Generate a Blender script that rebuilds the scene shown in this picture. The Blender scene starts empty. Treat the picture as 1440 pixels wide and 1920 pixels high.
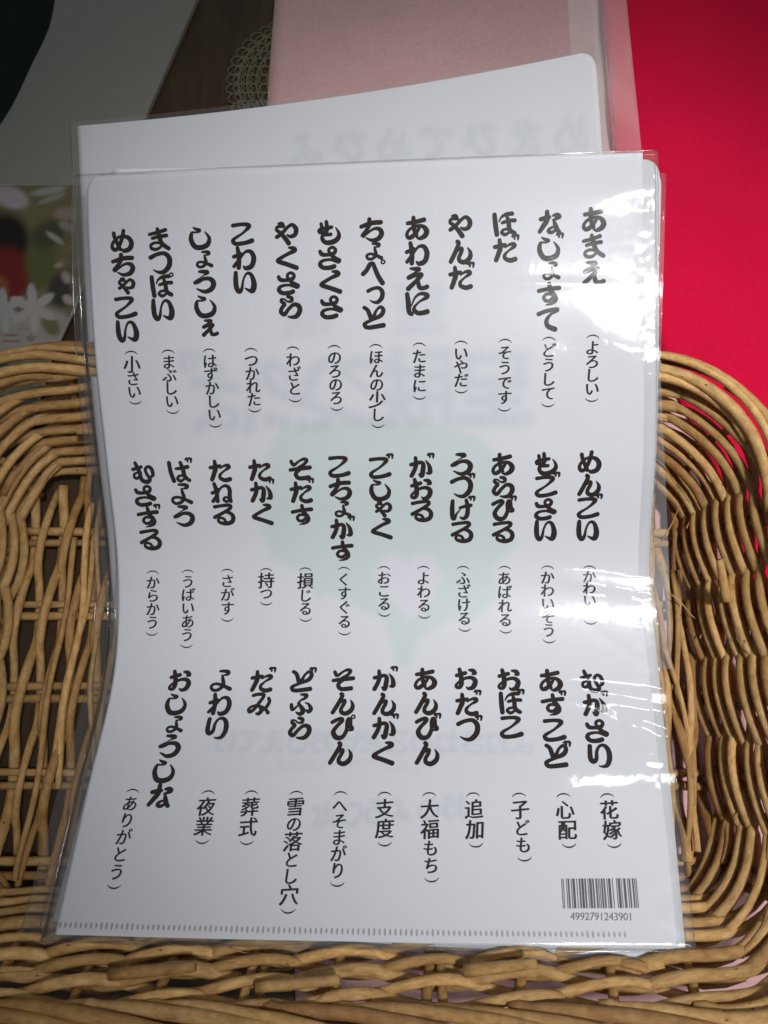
import bpy, math, random
import numpy as np
from mathutils import Vector, noise
R = math.radians
sc = bpy.context.scene
col = sc.collection
rnd = random.Random(11)
# ================================================================= camera, world, lamps, exposure
# ---------------------------------------------------------------- camera frame and sheet surfaces
TILT = math.radians(20.0)      # camera leans 20 degrees from straight down
CAMZ = 0.365
CT, ST = math.cos(TILT), math.sin(TILT)
def ray(px, py, d):
    X = (px - 720) * d / 1507.0; Y = (960 - py) * d / 1507.0
    return (X, Y * CT + d * ST, CAMZ + Y * ST - d * CT)
def on_plane(px, py, z):
    m = (960 - py) / 1507.0
    return ray(px, py, (CAMZ - z) / (CT - ST * m))[:2] + (z,)
def project(p):
    x, y, z = p[0], p[1], p[2] - CAMZ
    Y = y * CT + z * ST; d = y * ST - z * CT
    return (720 + 1507 * x / d, 960 - 1507 * Y / d, d)
def herm(ks, vs, t):
    n = len(ks)
    def slope(i):
        if i == 0: return [(b - a) / (ks[1] - ks[0]) for a, b in zip(vs[0], vs[1])]
        if i == n - 1: return [(b - a) / (ks[-1] - ks[-2]) for a, b in zip(vs[-2], vs[-1])]
        return [(b - a) / (ks[i + 1] - ks[i - 1]) for a, b in zip(vs[i - 1], vs[i + 1])]
    if t <= ks[0]: return [a + s * (t - ks[0]) for a, s in zip(vs[0], slope(0))]
    if t >= ks[-1]: return [a + s * (t - ks[-1]) for a, s in zip(vs[-1], slope(n - 1))]
    i = max(j for j in range(n - 1) if ks[j] <= t)
    h = ks[i + 1] - ks[i]; q = (t - ks[i]) / h; a, b = slope(i), slope(i + 1)
    h0 = 2*q**3 - 3*q*q + 1; h1 = q**3 - 2*q*q + q; h2 = -2*q**3 + 3*q*q; h3 = q**3 - q*q
    return [h0*p + h1*h*m + h2*r + h3*h*w for p, m, r, w in zip(vs[i], a, vs[i + 1], b)]
class Surface:
    """a gently bent sheet: a = metres from its left edge, b = metres up from its bottom edge"""
    def __init__(s, rows, W, bulge):
        s.L = [ray(*r[0]) for r in rows]; s.R = [ray(*r[1]) for r in rows]
        ks = [0.0]
        for i in range(1, len(rows)):
            ks.append(ks[-1] + (math.dist(s.L[i-1], s.L[i]) + math.dist(s.R[i-1], s.R[i])) / 2)
        s.ks, s.W, s.H, s.bulge = ks, W, ks[-1], bulge
        s.cache = {}
    def edge(s, b):
        k = round(b, 6)
        if k not in s.cache:
            s.cache[k] = (herm(s.ks, s.L, b), herm(s.ks, s.R, b), herm([0, s.H*.5, s.H], s.bulge, b)[0])
        return s.cache[k]
    def base(s, a, b):
        l, r, bu = s.edge(b); u = a / s.W
        w = 1 - (2*u - 1)**2
        if w < 0: w *= .4
        # the bulge moves the sheet along the view axis direction (0, sin, -cos)
        return [l[0] + (r[0]-l[0])*u, l[1] + (r[1]-l[1])*u + bu*w*ST, l[2] + (r[2]-l[2])*u - bu*w*CT]
    def normal(s, a, b):
        e = .0015
        p, q = s.base(a-e, b), s.base(a+e, b); m, n = s.base(a, b-e), s.base(a, b+e)
        A = [y-x for x, y in zip(p, q)]; B = [y-x for x, y in zip(m, n)]
        N = (A[1]*B[2]-A[2]*B[1], A[2]*B[0]-A[0]*B[2], A[0]*B[1]-A[1]*B[0])
        k = math.sqrt(sum(c*c for c in N)); return [c/k for c in N]
    def at(s, a, b, h=0.0):
        p = s.base(a, b)
        if h == 0: return tuple(p)
        n = s.normal(a, b); return tuple(x + h*y for x, y in zip(p, n))
FRONT = Surface([((103,1752,.2865),(1272,1771,.281)), ((163,1484,.3135),(1243,1494,.3035)),
                 ((214,1258,.336),(1217,1255,.328)), ((221,1075,.3435),(1198,1066,.3355)),
                 ((200,866,.334),(1207,848,.326)), ((178,660,.326),(1208,640,.319)),
                 ((165,430,.322),(1206,393,.3155)), ((163,331,.3205),(1205,286,.3145))], .22,
                [(-.0015,), (.0005,), (-.001,)])
BACK = Surface([((230,1300,.352),(1150,1260,.343)), ((205,1050,.352),(1150,1000,.342)),
                ((170,700,.334),(1146,650,.327)), ((150,333,.340),(1129,285,.333)),
                ((145,236,.343),(1116,94,.336))], .22, [(.002,), (.002,), (.007,)])
cd = bpy.data.cameras.new('camera'); cam = bpy.data.objects.new('camera', cd); col.objects.link(cam)
cam.location = (0, 0, CAMZ); cam.rotation_euler = (TILT, 0, 0)
cd.sensor_fit = 'VERTICAL'; cd.sensor_height = 4.8; cd.sensor_width = 3.6
cd.lens = 4.8 * 1507 / 1920; cd.clip_start = 0.01; cd.clip_end = 50
cd.dof.use_dof = True; cd.dof.focus_distance = 0.322; cd.dof.aperture_fstop = 2.2
sc.camera = cam
w = bpy.data.worlds.new('World'); sc.world = w; w.use_nodes = True
w.node_tree.nodes['Background'].inputs[0].default_value = (.95, .96, 1, 1)
w.node_tree.nodes['Background'].inputs[1].default_value = 0.12
def lamp(name, kind, loc, aim, power, color, **kw):
    l = bpy.data.lights.new(name, kind); l.energy = power; l.color = color
    for k, v in kw.items(): setattr(l, k, v)
    o = bpy.data.objects.new(name, l); col.objects.link(o); o.location = loc
    o.rotation_euler = (Vector(aim) - Vector(loc)).to_track_quat('-Z', 'X').to_euler()
    return o
# three rows of ceiling fluorescent fittings above and to the right of the basket
for (x, y, s, e) in ((.72, -.21, .84, 3.6), (.80, -.66, .84, 3.3), (.86, .84, .90, 3.3)):
    o = lamp('ceiling_tube', 'AREA', (x, y, 2.0), (x, y, 0), e, (.95, 1.0, .99), shape='RECTANGLE', size=s, size_y=.095)
    o.rotation_euler = (0, 0, 0)
# added spot with no real fitting: its fading pool darkens the lower left
lamp('vignette_spot', 'SPOT', (.37, -.13, 1.40), (.11, .135, .05), 74, (1, .975, .97), spot_size=R(27), spot_blend=1.0, shadow_soft_size=.07)
sc.view_settings.view_transform = 'Standard'; sc.view_settings.look = 'None'
sc.view_settings.exposure = 0.06; sc.view_settings.gamma = 1.0
sc.cycles.max_bounces = 8; sc.cycles.transparent_max_bounces = 24; sc.cycles.glossy_bounces = 4
sc.cycles.caustics_reflective = False; sc.cycles.caustics_refractive = False
# ================================================================= helpers
def thing(name, label, cat, loc=(0, 0, 0), group=None):
    o = bpy.data.objects.new(name, None); col.objects.link(o); o.location = loc
    o.empty_display_size = .02
    o['label'] = label; o['category'] = cat
    if group: o['group'] = group
    return o
def mk(name, V, Fc, mat, parent=None, smooth=True, uv=None, colors=None):
    off = Vector((0, 0, 0)); q = parent
    while q is not None:
        off += Vector(q.location); q = q.parent
    me = bpy.data.meshes.new(name)
    me.from_pydata([(v[0] - off[0], v[1] - off[1], v[2] - off[2]) for v in V], [], Fc)
    if smooth: me.polygons.foreach_set('use_smooth', [True] * len(me.polygons))
    if uv is not None:
        l = me.uv_layers.new(name='UVMap'); idx = np.empty(len(me.loops), dtype=np.int32)
        me.loops.foreach_get('vertex_index', idx)
        l.data.foreach_set('uv', np.asarray(uv, dtype=np.float32)[idx].ravel())
    if colors is not None:
        c = me.color_attributes.new('Col', 'FLOAT_COLOR', 'POINT')
        c.data.foreach_set('color', np.asarray(colors, dtype=np.float32).ravel())
    me.materials.append(mat); me.update()
    o = bpy.data.objects.new(name, me); col.objects.link(o)
    if parent is not None: o.parent = parent
    return o
def tag(o, label, cat, group=None):
    o['label'] = label; o['category'] = cat
    if group: o['group'] = group
    return o
class NT:
    def __init__(s, name):
        s.m = bpy.data.materials.new(name); s.m.use_nodes = True; s.t = s.m.node_tree; s.N = s.t.nodes
        s.p = s.N['Principled BSDF']; s.out = s.N['Material Output']
    def n(s, kind, **kw):
        x = s.N.new(kind)
        for k, v in kw.items():
            if k.startswith('i_'): x.inputs[k[2:].replace('_', ' ')].default_value = v
            else: setattr(x, k, v)
        return x
    def l(s, a, b): s.t.links.new(a, b)
    def noise(s, scale, detail=4, rough=.5, vec=None, dist=0):
        x = s.n('ShaderNodeTexNoise'); x.inputs['Scale'].default_value = scale; x.inputs['Detail'].default_value = detail
        x.inputs['Roughness'].default_value = rough; x.inputs['Distortion'].default_value = dist
        if vec is not None: s.l(vec, x.inputs['Vector'])
        return x.outputs['Fac']
    def ramp(s, fac, stops):
        x = s.n('ShaderNodeValToRGB'); e = x.color_ramp.elements
        while len(e) < len(stops): e.new(.5)
        for i, (p, c) in enumerate(stops): e[i].position = p; e[i].color = (*c, 1) if len(c) == 3 else c
        s.l(fac, x.inputs[0]); return x.outputs['Color']
    def mix(s, fac, a, b, mode='MIX'):
        x = s.n('ShaderNodeMix', data_type='RGBA', blend_type=mode)
        for sock, v in ((x.inputs[0], fac), (x.inputs[6], a), (x.inputs[7], b)):
            if hasattr(v, 'is_linked'): s.l(v, sock)
            else: sock.default_value = (*v, 1) if isinstance(v, tuple) else v
        return x.outputs[2]
    def bump(s, h, strength, dist):
        x = s.n('ShaderNodeBump'); x.inputs['Strength'].default_value = strength; x.inputs['Distance'].default_value = dist
        s.l(h, x.inputs['Height']); s.l(x.outputs[0], s.p.inputs['Normal']); return x
    def set(s, **kw):
        for k, v in kw.items(): s.p.inputs[k.replace('_', ' ')].default_value = v
        return s
    def obj(s, scale=(1, 1, 1)):
        c = s.n('ShaderNodeTexCoord'); m = s.n('ShaderNodeMapping'); m.inputs['Scale'].default_value = scale
        s.l(c.outputs['Object'], m.inputs[0]); return m.outputs[0]
    def uv(s, scale=(1, 1, 1)):
        c = s.n('ShaderNodeTexCoord'); m = s.n('ShaderNodeMapping'); m.inputs['Scale'].default_value = scale
        s.l(c.outputs['UV'], m.inputs[0]); return m.outputs[0]
# ================================================================= materials
def mat_willow(name, dark=1.0):
    t = NT(name); info = t.n('ShaderNodeObjectInfo')
    # every rod has its own offset of the grain
    tc = t.n('ShaderNodeTexCoord'); add = t.n('ShaderNodeVectorMath', operation='ADD'); mul = t.n('ShaderNodeVectorMath', operation='MULTIPLY')
    mul.inputs[1].default_value = (9, 1.2, 1); t.l(tc.outputs['UV'], mul.inputs[0]); t.l(mul.outputs[0], add.inputs[0])
    sc2 = t.n('ShaderNodeMath', operation='MULTIPLY'); sc2.inputs[1].default_value = 37.0; t.l(info.outputs['Random'], sc2.inputs[0]); t.l(sc2.outputs[0], add.inputs[1])
    v = add.outputs[0]
    streak = t.n('ShaderNodeMapping'); streak.inputs['Scale'].default_value = (1, 9, 1); t.l(v, streak.inputs[0])
    f1 = t.noise(2.2, 5, .6, v); f2 = t.noise(3.5, 3, .6, streak.outputs[0])
    c1 = t.ramp(f1, [(.28, (.25*dark, .13*dark, .042*dark)), (.5, (.49*dark, .295*dark, .108*dark)), (.72, (.68*dark, .47*dark, .215*dark))])
    c2 = t.mix(.35, c1, t.ramp(f2, [(.35, (.27*dark, .145*dark, .052*dark)), (.65, (.62*dark, .425*dark, .19*dark))]))
    tone = t.ramp(info.outputs['Random'], [(0, (.62, .50, .40)), (.2, (.82, .72, .6)), (.5, (.98, .93, .86)), (.8, (1.12, 1.06, .98)), (1, (1.34, 1.28, 1.2))])
    c3 = t.mix(1.0, c2, tone, 'MULTIPLY')
    kn = t.n('ShaderNodeTexVoronoi'); kn.inputs['Scale'].default_value = 1.3; t.l(v, kn.inputs['Vector'])
    kf = t.ramp(kn.outputs['Distance'], [(.04, (1, 1, 1)), (.10, (0, 0, 0))])
    c4 = t.mix(kf, c3, (.075, .035, .015))
    t.l(c4, t.p.inputs['Base Color'])
    t.set(Roughness=.42, Specular_IOR_Level=.38)
    t.bump(f2, .6, .0006)
    return t.m
WILLOW = mat_willow('peeled_willow'); WILLOW_D = mat_willow('willow_stake', .8)
def mat_sheet(name, c, gloss=.62):
    t = NT(name); a = t.n('ShaderNodeVertexColor', layer_name='Col')
    n1 = t.noise(900, 2, .6, t.obj()); n2 = t.noise(12, 2, .5, t.obj())
    cc = t.mix(1.0, a.outputs['Color'], t.mix(n2, tuple(x*.975 for x in c), tuple(min(1, x*1.02) for x in c)), 'MULTIPLY')
    t.l(cc, t.p.inputs['Base Color']); t.set(Roughness=gloss, Specular_IOR_Level=.22)
    t.bump(n1, .08, .0001)
    return t.m
SHEET = mat_sheet('milky_polypropylene', (.70, .715, .765))
SHEET_B = mat_sheet('milky_polypropylene_grey', (.68, .69, .725))
def mat_film(name, haze=.03, rough=.055, wide=.10):
    t = NT(name); N, l = t.n, t.l
    t.N.remove(t.p)
    fr = N('ShaderNodeFresnel'); fr.inputs['IOR'].default_value = 1.5
    tr = N('ShaderNodeBsdfTransparent'); tr.inputs[0].default_value = (.985, .99, .99, 1)
    g1 = N('ShaderNodeBsdfGlossy'); g1.inputs['Roughness'].default_value = rough
    g2 = N('ShaderNodeBsdfGlossy'); g2.inputs['Roughness'].default_value = .30
    g = N('ShaderNodeMixShader'); g.inputs[0].default_value = wide; l(g1.outputs[0], g.inputs[1]); l(g2.outputs[0], g.inputs[2])
    m2 = N('ShaderNodeMath', operation='MULTIPLY'); m2.inputs[1].default_value = 1.8; l(fr.outputs[0], m2.inputs[0])
    a = N('ShaderNodeMixShader'); l(m2.outputs[0], a.inputs[0]); l(tr.outputs[0], a.inputs[1]); l(g.outputs[0], a.inputs[2])
    d = N('ShaderNodeBsdfDiffuse'); d.inputs[0].default_value = (.8, .84, .86, 1)
    b = N('ShaderNodeMixShader'); b.inputs[0].default_value = haze; l(a.outputs[0], b.inputs[1]); l(d.outputs[0], b.inputs[2])
    l(b.outputs[0], t.out.inputs[0]); return t.m
FILM = mat_film('clear_cellophane', .006); FILM_B = mat_film('clear_cellophane_back', .03, .05, .1); FILM_R = mat_film('cloudy_cellophane', .09, .22)
def mat_plain(name, c, rough=.5, spec=.3, nscale=None, nstr=.2, nd=.0005, var=.1):
    t = NT(name)
    if nscale:
        f = t.noise(nscale, 4, .6, t.obj())
        t.l(t.mix(f, tuple(x*(1-var) for x in c), tuple(min(1, x*(1+var)) for x in c)), t.p.inputs['Base Color']); t.bump(f, nstr, nd)
    else: t.set(Base_Color=(*c, 1))
    t.set(Roughness=rough, Specular_IOR_Level=spec); return t.m
INK = mat_plain('dark_brown_ink', (.018, .011, .009), .75, .04)
INK_S = mat_plain('thin_black_ink', (.022, .015, .016), .75, .04)
BAR = mat_plain('barcode_ink', (.05, .045, .05), .5, .3)
DIG = mat_plain('barcode_digit_ink', (.16, .13, .13), .5, .3)
WELDM = mat_plain('weld_dent', (.40, .34, .34), .4, .4)
def mat_felt(name, c, sheen=.2):
    t = NT(name); o = t.obj()
    f = t.noise(420, 3, .75, o); g = t.noise(9, 3, .6, o); h = t.noise(70, 3, .6, t.obj((1, 3, 1)), .6)
    c1 = t.mix(t.ramp(g, [(.3, (0, 0, 0)), (.7, (1, 1, 1))]), tuple(x*.80 for x in c), tuple(min(1, x*1.14) for x in c))
    c2 = t.mix(.6, c1, t.mix(f, tuple(x*.62 for x in c), tuple(min(1, x*1.30) for x in c)))
    t.l(c2, t.p.inputs['Base Color']); t.set(Roughness=.95, Specular_IOR_Level=.1)
    t.p.inputs['Sheen Weight'].default_value = sheen; t.p.inputs['Sheen Roughness'].default_value = .5
    mx = t.mix(.4, f, h); t.bump(mx, .8, .0009); return t.m
PINK = mat_felt('pink_felt', (.62, .385, .38)); RED = mat_felt('crimson_felt', (.60, .004, .042), .04)
t = NT('dark_wood'); o = t.obj((14, 1.2, 1)); g1 = t.noise(6, 6, .65, o, 1.2); g2 = t.noise(60, 3, .6, t.obj((4, .3, 1)))
t.l(t.mix(.4, t.ramp(g1, [(.3, (.03, .018, .009)), (.6, (.055, .034, .017)), (.8, (.075, .048, .025))]), t.ramp(g2, [(.3, (.028, .017, .009)), (.7, (.065, .042, .023))])), t.p.inputs['Base Color'])
t.set(Roughness=.45, Specular_IOR_Level=.3); t.bump(g1, .15, .0003); WOOD = t.m
BOARD = mat_plain('grey_card', (.22, .215, .195), .7, .2, 160, .1, .0002, .05)
LACE = mat_plain('cream_lace', (.15, .14, .09), .9, .1)
DARKG = mat_plain('dark_green_mottled', (.012, .017, .013), .95, .05, 300, .4, .0005, .3)
t = NT('printed_card'); a = t.n('ShaderNodeVertexColor', layer_name='Col'); t.l(a.outputs['Color'], t.p.inputs['Base Color']); t.set(Roughness=.35, Specular_IOR_Level=.3); CARD = t.m
# ================================================================= tubes (rods)
def tube(pts, rad, sides=8, cap=True):
    P = [Vector(p) for p in pts]; n = len(P); V = []; Fc = []; UV = []
    T = [(P[min(i+1, n-1)] - P[max(i-1, 0)]).normalized() for i in range(n)]
    nrm = T[0].orthogonal().normalized(); s = 0
    for i in range(n):
        if i: s += (P[i]-P[i-1]).length
        nrm = (nrm - T[i]*nrm.dot(T[i])).normalized(); b = T[i].cross(nrm)
        r = rad(i/(n-1)) if callable(rad) else rad
        for k in range(sides):
            a = 2*math.pi*k/sides
            V.append(tuple(P[i] + (nrm*math.cos(a) + b*math.sin(a))*r)); UV.append((s*10, abs(2*k/sides - 1)))
    for i in range(n-1):
        for k in range(sides):
            k2 = (k+1) % sides
            Fc.append((i*sides+k, i*sides+k2, (i+1)*sides+k2, (i+1)*sides+k))
    if cap: Fc.append(tuple(range(sides-1, -1, -1))); Fc.append(tuple(range((n-1)*sides, n*sides)))
    return V, Fc, UV
def rod(name, pts, rad, mat, parent, sides=8):
    sd = rnd.uniform(0, 99); n_ = len(pts); base = rad if callable(rad) else (lambda f: rad)
    V, Fc, UV = tube(pts, lambda f: base(f)*(1 + .13*noise.noise(Vector((f*n_*.16, sd, 0))) + .05*noise.noise(Vector((f*n_*.7, sd, 3)))), sides); return mk(name, V, Fc, mat, parent, True, UV)
# brush strokes of the printed kana on a 100 x 100 grid, x right, y down; "x,y,w x,y,w ..." with stroke width w
K = {
'あ': '10,29,14 45,24 86,15,16|37,4,14 38,35,17 40,60 50,84,14|68,38,9 55,62,13 30,88,16 12,92,14 6,76,12 20,55,11 50,42,11 80,45,14 95,65,19 88,85,18 65,97,13 48,92,5',
'い': '8,6,14 7,40,18 10,75,18 22,93,17 34,80,12 42,40,8 55,14,9 70,10,12 83,25,15 91,60,20 84,88,20 68,88,12 50,78,5',
'う': '30,4,9 48,5,14 68,9,16 56,19,7 34,32,4 14,46,8|8,54,14 24,51,13 50,38,13 80,40,16 94,60,19 82,86,18 50,97,14 15,82,5',
'え': '20,6,8 40,8,14 60,10,15 42,24,8 14,42,12 12,48,13 40,38,13 70,34,16 45,62,15 8,96,17|42,62,12 52,62,14 60,90,16 78,94,15 95,88,16',
'お': '6,34,14 48,22,15|20,4,14 27,35,17 29,72,17 20,90,14 6,88,12 6,76,10 35,52,11 72,44,14 93,60,18 84,88,18 62,96,12 52,88,5|66,8,9 84,12,16 93,24,14 80,28,7',
'か': '4,38,14 25,34,15 50,28,14 62,38,16 60,65,18 54,92,17 42,84,8|26,5,13 28,35,16 22,60,16 6,92,16|74,20,5 90,45,14 93,75,18 78,80,8',
'く': '58,4,8 78,8,16 84,18,16 50,34,13 12,56,14 10,66,16 50,80,16 92,96,17',
'け': '8,8,14 6,45,17 8,85,17 16,95,14 28,70,8 45,50,5|42,42,10 70,34,14 95,30,14|72,4,13 80,40,16 76,80,17 60,94,14 44,88,6',
'こ': '6,12,14 45,8,13 74,10,15 80,20,15 50,48,9 12,72,12 6,84,15 20,95,15 60,92,15 94,82,17',
'さ': '5,24,13 14,38,15 40,40,13 68,34,14 76,18,12 62,7,11 46,16,11 50,34,12 70,54,15 90,68,20|88,72,14 50,62,10 14,68,12 5,84,16 20,98,15 50,98,16 70,92,16',
'し': '16,4,5 30,12,11 46,18,13 34,26,7 14,26,8 8,34,13 6,60,17 22,90,18 50,96,18 80,84,18 90,60,14 84,42,10 70,24,4',
'す': '4,36,14 50,28,14 97,24,16|52,4,13 58,35,17 76,60,17 78,78,16 62,92,11 36,98,4|62,52,10 40,50,11 27,64,12 34,78,12 52,80,12 66,66,10',
'そ': '8,14,13 20,32,13 46,14,9 68,4,12 82,10,14 70,28,12 45,44,13|2,56,13 45,50,16 97,44,16|60,48,10 34,66,13 28,80,15 45,96,16 90,92,17',
'た': '3,36,14 40,30,15 52,26,10|26,5,13 28,40,18 20,65,17 8,94,16|50,40,6 70,28,10 88,26,14 92,36,14 66,54,8 48,72,12 50,88,14 72,97,16 95,92,17',
'ち': '3,36,14 50,22,16 94,20,16|42,4,15 40,30,16 26,54,14 10,76,17 30,66,9 60,48,10 86,50,15 95,70,18 80,92,17 50,98,12 24,86,5',
'つ': '5,26,16 35,12,14 70,8,15 92,30,18 90,65,19 66,92,17 40,94,11 16,82,4',
'て': '4,26,15 45,12,14 92,8,15 60,28,10 40,55,14 46,80,17 78,95,18',
'と': '5,6,13 22,20,15 40,60,16 60,22,10 80,6,12 93,20,15 80,44,16 40,62,12 10,76,13 5,86,15 22,97,15 92,88,17',
'な': '10,36,15 35,30,15 50,28,14|40,4,15 38,40,18 22,65,17 4,90,14|66,22,8 84,20,15 94,28,16 80,36,12 64,42,6|70,44,8 74,60,15 84,85,16 92,94,14|72,70,8 50,78,10 44,90,13 60,95,12 76,84,10',
'に': '4,6,15 8,45,18 10,85,17 22,97,15|22,60,5 38,26,8 62,8,11 88,10,15 95,22,16 60,42,8 38,62,10 34,80,15 55,94,16 94,88,18',
'ね': '2,52,13 22,44,14 36,34,12|16,6,14 24,40,17 26,94,15|38,34,10 24,62,10 4,92,15|30,56,7 48,26,9 74,18,13 88,36,16 86,70,16 90,95,14|84,78,9 64,74,10 56,86,11 70,95,11 84,84,9',
'一': '10,14,14 90,12,14|16,14,13 16,44,13|84,14,13 84,44,13|12,46,13 90,46,13|50,50,14 50,94,14|20,70,13 80,70,13|8,95,14 94,95,14',
'二': '12,8,13 12,90,13|12,8,13 44,8,13|44,8,13 42,90,13|12,36,12 44,36,12|12,64,12 44,64,12|58,30,13 96,28,13|76,6,13 76,60,13|58,60,13 94,94,13|92,60,13 58,94,13',
'の': '54,18,9 50,50,14 30,86,15 12,82,14 7,52,13 28,20,12 66,14,14 93,40,17 84,78,15 56,96,6',
'は': '4,6,15 8,50,16 20,96,16|34,36,10 60,34,14 92,28,15|58,6,13 68,40,16 74,75,16 95,94,14|74,72,9 50,70,10 38,84,12 52,96,12 72,84,9',
'ほ': '6,6,15 9,50,17 14,95,16|26,38,5 36,20,8 58,8,13 86,6,15|40,44,11 70,36,13 97,36,14|60,12,9 68,40,15 72,75,16 94,92,15|72,72,9 46,74,10 36,86,11 52,96,12 72,84,9',
'ひ': '3,24,14 22,14,14 42,8,14 48,18,15 24,45,14 12,70,17 28,94,18 55,92,16 72,60,14 70,25,11 76,8,11 86,14,13 88,40,15 96,56,16 82,62,7',
'ふ': '44,4,8 70,8,15 64,22,12 44,32,7|44,36,7 36,46,9 50,62,14 62,82,18 50,96,16 30,88,6|4,52,13 12,76,13 34,58,7 44,46,5|68,44,5 84,50,9 97,72,16 88,86,14 76,78,7',
'へ': '5,52,16 22,36,16 38,10,16 52,6,13 58,22,15 74,62,17 94,95,17',
'ま': '5,28,12 40,20,13 80,8,14|18,46,12 50,38,13 84,34,14|42,3,13 50,35,16 62,70,16 94,94,15|60,72,8 34,66,10 12,76,11 14,92,12 34,97,12 54,88,10 60,74,8',
'み': '16,10,13 40,4,13 64,6,14 62,22,13 46,48,13 28,76,13 10,88,13 4,74,12 22,60,10 50,60,13 64,80,15 52,96,15 40,94,7|90,22,12 96,40,13 84,66,13 66,84,9|62,62,9 80,72,10 96,92,14',
'む': '2,36,13 28,30,13 45,24,12|16,4,13 26,30,15 36,60,15 24,78,12 8,76,11 7,60,10 22,52,9|36,62,13 42,88,16 66,97,17 80,84,15 68,60,12 62,38,12 76,24,12 92,34,14 97,62,14 86,74,9',
'め': '14,14,14 20,40,14 42,90,14|60,4,14 52,40,14 34,80,14 16,92,14 5,76,13 14,52,11 42,32,11 78,35,15 95,60,18 86,88,18 60,97,15 48,88,6',
'も': '14,12,12 18,38,12 10,52,11 2,44,10 12,34,10 38,32,13 62,28,13|38,3,13 40,40,16 24,58,13 18,78,14 34,96,16 66,94,18 90,78,17 94,55,12 80,30,4|22,62,12 58,60,13',
'や': '16,6,8 32,6,13 40,20,12|36,20,9 12,20,11 7,34,12 22,46,13 44,72,16 60,96,17|6,66,14 30,50,14 60,22,12 80,14,13 96,34,17 90,58,16 70,66,13 54,58,7',
'よ': '40,5,9 62,5,13 80,10,15 78,20,12 60,25,6|52,24,7 56,44,13 61,72,14 42,93,13 18,97,12 5,84,12 10,70,11 32,66,11 62,76,13 95,92,16',
'ら': '40,4,11 58,10,14 58,24,12 40,26,7 26,16,7 12,16,10 12,26,12 26,38,14 14,54,14 8,72,15 24,84,15 44,60,13 68,40,14 90,46,17 95,68,18 80,92,17 58,97,12 40,94,6',
'り': '8,8,15 8,60,17 20,76,16 34,64,14 38,30,11 52,8,10 72,6,13 88,25,17 92,60,18 80,90,15 60,97,9 44,94,4',
'る': '8,14,14 45,8,13 80,6,14 84,20,14 50,42,13 6,66,15|14,62,9 50,42,10 80,44,14 96,64,16 88,88,17 60,97,16 32,92,13 22,80,11 32,68,10 50,74,11 58,88,12',
'わ': '4,44,14 28,36,14 38,30,12|22,4,14 28,45,17 26,95,16|38,34,9 26,60,12 4,88,13|30,60,7 56,24,10 82,22,15 96,50,18 86,86,18 60,97,16 48,88,7',
'ん': '38,5,14 44,16,15 24,60,16 6,94,15|14,80,8 36,48,9 56,36,13 56,50,14 44,76,14 48,92,15 70,97,17 92,80,17 96,56,13 84,34,4',
}
DAKU = '84,-7,8 92,-11,10 94,4,7|99,-12,8 110,-9,10 109,8,6'
VOICED = dict(zip('がごじずだづどばびぶぽぺぴげぼぱ', 'かこしすたつとはひふほへひけほは'))
HALF = 'ぽぺぴぱ'
SMALLK = dict(zip('ゃょっぇ', 'やよつえ'))
BIG = [('めちゃこい', 0.01347, 0.27715, 0.01396, 0.24064),
 ('まつぽい', 0.02865, 0.27723, 0.02887, 0.24895),
 ('しょうしぇ', 0.04531, 0.27726, 0.04662, 0.24123),
 ('こわい', 0.06211, 0.27815, 0.06246, 0.25901),
 ('やくさら', 0.07953, 0.27775, 0.07998, 0.24878),
 ('もさくさ', 0.09659, 0.27758, 0.09672, 0.2486),
 ('ちょぺっと', 0.11339, 0.27805, 0.11349, 0.24402),
 ('あわえに', 0.13115, 0.27809, 0.13086, 0.24893),
 ('やんだ', 0.1482, 0.27836, 0.1481, 0.2586),
 ('ほだ', 0.16577, 0.27841, 0.16582, 0.26862),
 ('なじょすて', 0.1834, 0.27862, 0.18252, 0.24165),
 ('あまえ', 0.20061, 0.27915, 0.20037, 0.25912),
 ('むさずる', 0.01478, 0.18342, 0.01485, 0.15446),
 ('ばよう', 0.03002, 0.18343, 0.0299, 0.16453),
 ('たねる', 0.04703, 0.18358, 0.04699, 0.16502),
 ('たがく', 0.06351, 0.18354, 0.06342, 0.16479),
 ('そだす', 0.08026, 0.18375, 0.07994, 0.1643),
 ('こちょがす', 0.09645, 0.18442, 0.09624, 0.14843),
 ('ごしゃく', 0.11319, 0.18364, 0.11321, 0.15793),
 ('がおる', 0.12988, 0.18359, 0.12988, 0.16532),
 ('うづげる', 0.14633, 0.18451, 0.14657, 0.15613),
 ('あらびる', 0.16321, 0.18421, 0.16371, 0.15591),
 ('もごさい', 0.18097, 0.18413, 0.18137, 0.15621),
 ('めんごい', 0.19831, 0.18454, 0.1988, 0.15609),
 ('おしょうしな', 0.02819, 0.09426, 0.02924, 0.04816),
 ('よわり', 0.04548, 0.09426, 0.04661, 0.07465),
 ('だみ', 0.06219, 0.09407, 0.06231, 0.08448),
 ('どふら', 0.07886, 0.09403, 0.07989, 0.07475),
 ('そんぴん', 0.09574, 0.09459, 0.09733, 0.06495),
 ('がんがく', 0.11246, 0.09423, 0.11407, 0.06504),
 ('あんびん', 0.12918, 0.09474, 0.13108, 0.06512),
 ('おだづ', 0.14584, 0.0947, 0.14675, 0.07427),
 ('おぼこ', 0.16319, 0.09435, 0.16398, 0.07535),
 ('あずこど', 0.17997, 0.0941, 0.18104, 0.06431),
 ('むがさり', 0.19668, 0.09382, 0.19765, 0.06436)]
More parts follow.
